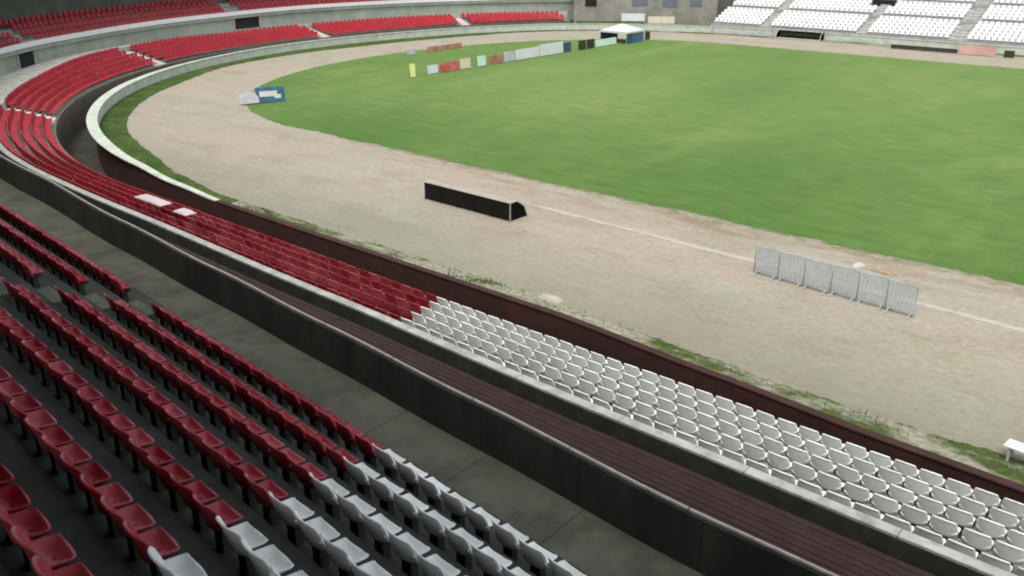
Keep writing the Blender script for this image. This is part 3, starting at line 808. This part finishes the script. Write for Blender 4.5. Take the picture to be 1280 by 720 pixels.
# ------------------------------------------------------------------ dugouts
def dugout(loc, rz, W, label):
    t = tag(empty('dugout', loc, rz), label, 'dugout', 'team dugouts')   # local +Y = open front
    D, H = 1.25, .97
    bm = bmesh.new()   # curved roof sheet
    pr = [(-.05, H-.05), (.04, H-.01), (.24, H+.01), (.42, H-.005), (.52, H-.05)]
    A = [bm.verts.new((-W/2-.06, y, z)) for y, z in pr]; B = [bm.verts.new((W/2+.06, y, z)) for y, z in pr]
    for j in range(len(pr)-1): bm.faces.new((A[j], A[j+1], B[j+1], B[j]))
    bmesh.ops.solidify(bm, geom=list(bm.faces), thickness=.05); obj('roof', bm, M['cream'], t)
    nP = 5
    for i in range(nP):
        x0 = -W/2+W*i/nP; bm = bmesh.new(); box(bm, (x0+W/nP/2, 0, (H-.1)/2+.04), (W/nP-.05, .03, H-.14)); obj('back_panel', bm, M['smoke'], t)
    for i in range(nP+1):
        x0 = -W/2+W*i/nP; bm = bmesh.new(); box(bm, (x0, 0, (H-.08)/2), (.045, .06, H-.08)); obj('post', bm, M['steel' if i == nP else 'smoke'], t)
    for sx in (-1, 1):
        bm = bmesh.new(); pr2 = [(.03, .03), (.03, H-.08), (.50, H-.08), (.98, H-.40), (1.22, .03)]
        A = [bm.verts.new((sx*(W/2), y, z)) for y, z in pr2]; bm.faces.new(A); bmesh.ops.solidify(bm, geom=list(bm.faces), thickness=.03); obj('end_panel', bm, M['smoke'], t)
        bm = bmesh.new(); tube(bm, [(sx*(W/2+.03), .52, H-.06), (sx*(W/2+.03), 1.0, H-.38), (sx*(W/2+.03), 1.28, 0.0)], .03); obj('front_post', bm, M['cream'], t)
    bm = bmesh.new(); box(bm, (0, .38, .36), (W-.2, .36, .05), bevel=.01); box(bm, (0, .2, .55), (W-.2, .05, .3), bevel=.01)
    for i in range(4): box(bm, (-W/2+.5+(W-1)*i/3, .38, .17), (.05, .3, .33))
    obj('bench', bm, M['darkconc'], t)
    bm = bmesh.new(); box(bm, (0, .62, .02), (W+.1, 1.3, .036)); obj('floor', bm, M['kerb'], t)
    return t
dugout((-27.75, 29.65, 0), R(-1), 5.6, 'long low dark dugout with cream roof on the near side of the track')
dugout((-44.9, 109.2, 0), math.pi, 5.6, 'distant black fronted dugout below the pale seats across the pitch')

# ------------------------------------------------------------------ crowd barriers on the track
nb = 6
for i in range(nb):
    a = Vector((-13.45, 30.78)).lerp(Vector((-7.25, 30.3)), i/nb); b = Vector((-13.45, 30.78)).lerp(Vector((-7.25, 30.3)), (i+1)/nb)
    c = (a+b)/2; w = (b-a).length-.03; rz = math.atan2(b.y-a.y, b.x-a.x)+jit(.05)
    t = tag(empty('crowd_barrier', (c.x, c.y+jit(.05), 0), rz), 'blue grey crowd barrier, %s of six in a line from the dugout side' % ordinal(i+1), 'barrier', 'crowd barriers standing in a line on the track')
    bm = bmesh.new()
    tube(bm, [(-w/2, 0, .14), (-w/2, 0, 1.13), (-w/2+.05, 0, 1.18), (w/2-.05, 0, 1.18), (w/2, 0, 1.13), (w/2, 0, .14), (-w/2, 0, .14)], .022, 8)
    obj('frame', bm, M['mesh'], t, True)
    bm = bmesh.new()
    nbar = 28
    for j in range(1, nbar):
        x = -w/2+w*j/nbar; tube(bm, [(x, 0, .15), (x, 0, 1.17)], .0085 if j % 4 else .016, 6)
    for zz in (.24, .33, .42, .51, .6, .69, .78, .87, .96, 1.05): tube(bm, [(-w/2, 0, zz), (w/2, 0, zz)], .0085, 6)
    obj('bars', bm, M['mesh'], t)
    for sx in (-1, 1):
        bm = bmesh.new(); tube(bm, [(sx*w*.38, -.28, .02), (sx*w*.38, -.1, .06), (sx*w*.38, 0, .15), (sx*w*.38, .1, .06), (sx*w*.38, .28, .02)], .02, 6); obj('foot', bm, M['mesh'], t)

# ------------------------------------------------------------------ small things
def crumple(name, label, cat, m, loc, sx, sy, sz, rz=0, seed=1):
    rr = random.Random(seed); bm = bmesh.new()
    bmesh.ops.create_grid(bm, x_segments=14, y_segments=10, size=.5)
    for v in bm.verts:
        e = max(abs(v.co.x), abs(v.co.y))*2
        v.co.z = (1-e**3)*.8+rr.uniform(-.18, .18)*(1-.5*e)
        v.co.x += rr.uniform(-.02, .02)
        v.co = Vector((v.co.x*sx, v.co.y*sy, max(.02, v.co.z)*sz))
    bmesh.ops.solidify(bm, geom=list(bm.faces), thickness=.015)
    o = obj(name, bm, m, None, True); o.location = loc; o.rotation_euler = (0, 0, rz)
    return tag(o, label, cat)
crumple('plastic_bag', 'crumpled white bag on the soil beside the turf behind the barriers', 'bag', M['sheet'], (-10.55, 34.1, .01), .25, .6, .2, R(-25), 3)
crumple('soil_heap', 'small brown heap of soil beside the crumpled white bag', 'heap', M['soil'], (-9.7, 34.2, .0), 1.3, .5, .16, R(-8), 4)
crumple('rubble_heap', 'small pale heap of rubble at the weedy edge of the track', 'heap', M['kerb'], (-18.0, 23.6, .0), 1.0, .45, .16, 0, 5)
L = 33.4; p = P(L, row_off(L, 4)-.3, row_z(L, 4)+.84)
crumple('plastic_sheet', 'larger white plastic sheet draped over red seats in the lower stand', 'sheet', M['sheet'], (p.x, p.y, p.z-.02), 2.1, .55, .14, inward_rot(L), 6)
L = 30.9; p = P(L, row_off(L, 4)-.3, row_z(L, 4)+.84)
crumple('plastic_sheet', 'smaller white plastic sheet draped over red seats in the lower stand', 'sheet', M['sheet'], (p.x, p.y, p.z-.02), .9, .5, .14, inward_rot(L), 7)
# white bench at the track edge, cut by the picture edge
t = tag(empty('bench', (-1.9, 22.75, 0), R(-6)), 'white slatted bench at the weedy track edge', 'bench')
bm = bmesh.new()
for y in (-.16, 0, .16): box(bm, (0, y, .42), (1.7, .14, .04), bevel=.008)
obj('seat', bm, M['whiteb'], t)
for x in (-.7, .7):
    bm = bmesh.new(); box(bm, (x, -.17, .2), (.06, .06, .40)); box(bm, (x, .17, .2), (.06, .06, .40)); box(bm, (x, 0, .38), (.06, .4, .04)); obj('leg', bm, M['greyb'], t)
# weeds along the near verge
bm = bmesh.new(); rr = random.Random(11)
def blades(cx, cy, n, rad, h):
    for _ in range(n):
        a = rr.uniform(0, 6.283); d = rad*math.sqrt(rr.random())
        x, y = cx+d*math.cos(a)*1.8, cy+d*math.sin(a)*.6; hh = h*rr.uniform(.4, 1.1); w = .018; b = rr.uniform(0, 6.283); ln = hh*.5
        p0 = bm.verts.new((x-w*math.cos(b), y-w*math.sin(b), 0)); p1 = bm.verts.new((x+w*math.cos(b), y+w*math.sin(b), 0))
        p2 = bm.verts.new((x-ln*math.sin(b), y+ln*math.cos(b), hh)); bm.faces.new((p0, p1, p2))
Lw = -1.0
while Lw < 38:
    dens = .08+1.6*max(0, math.sin(Lw*.9+1.2))*max(0, math.sin(Lw*.37+.4))*rr.random()
    q = P(Lw, dirt(Lw)+rr.uniform(.1, .7)); blades(q.x, q.y, int(40*dens), .35, .16)
    Lw += .35
Lw = 38
while Lw < 80:
    q = P(Lw, (dirt(Lw)+wall(Lw))/2+rr.uniform(-.4, .4)); blades(q.x, q.y, 30, .6, .10); Lw += .45
tag(obj('weeds', bm, M['green']), 'ragged dark green weeds along the edge of the dirt track', 'weeds', None, 'stuff')
portal(77.0, 2.6, 1.75, 1.75)
portal(104.5, 3.6, 1.3, 1.75)

# ------------------------------------------------------------------ camera, light, view
cam = bpy.data.cameras.new('camera'); co = link(bpy.data.objects.new('camera', cam))
cam.sensor_width = 36; cam.lens = 1100/1280*36; cam.clip_end = 3000
co.location = CAM; co.rotation_euler = (math.pi/2-PITCH, 0, YAW); sc.camera = co
w = bpy.data.worlds.new('World'); sc.world = w; w.use_nodes = True
nt = w.node_tree; bg = nt.nodes['Background']
sky = nt.nodes.new('ShaderNodeTexSky'); sky.sky_type = 'NISHITA'; sky.sun_disc = False
EL, AZ = R(64), R(152)     # veiled sun, high and behind the camera's stand
sky.sun_elevation = EL; sky.sun_rotation = AZ; sky.dust_density = 4.0; sky.air_density = 1.0; sky.ozone_density = 1.0
hs = nt.nodes.new('ShaderNodeHueSaturation'); hs.inputs['Saturation'].default_value = .38; hs.inputs['Value'].default_value = .85
nt.links.new(sky.outputs[0], hs.inputs['Color']); nt.links.new(hs.outputs[0], bg.inputs['Color'])   # veiled, nearly white sky; bg.inputs['Strength'].default_value = .05
sun = bpy.data.lights.new('sun', 'SUN'); so = link(bpy.data.objects.new('sun', sun))
sun.energy = 1.8; sun.angle = R(12); sun.color = (1, .95, .88)
d = Vector((math.sin(AZ)*math.cos(EL), math.cos(AZ)*math.cos(EL), math.sin(EL)))
so.rotation_euler = d.to_track_quat('Z', 'Y').to_euler(); so.location = (0, 60, 60)
sc.view_settings.view_transform = 'Standard'; sc.view_settings.look = 'None'; sc.view_settings.gamma = 1
sc.view_settings.use_curve_mapping = False; sc.view_settings.exposure = -1.38
sc.render.engine = 'CYCLES'
sc.cycles.max_bounces = 6; sc.cycles.use_denoising = True; sc.cycles.filter_width = 2.0
print('SEATS', len(specs['red']), len(specs['white']), 'mass', len(stuff['red']), len(stuff['white']))
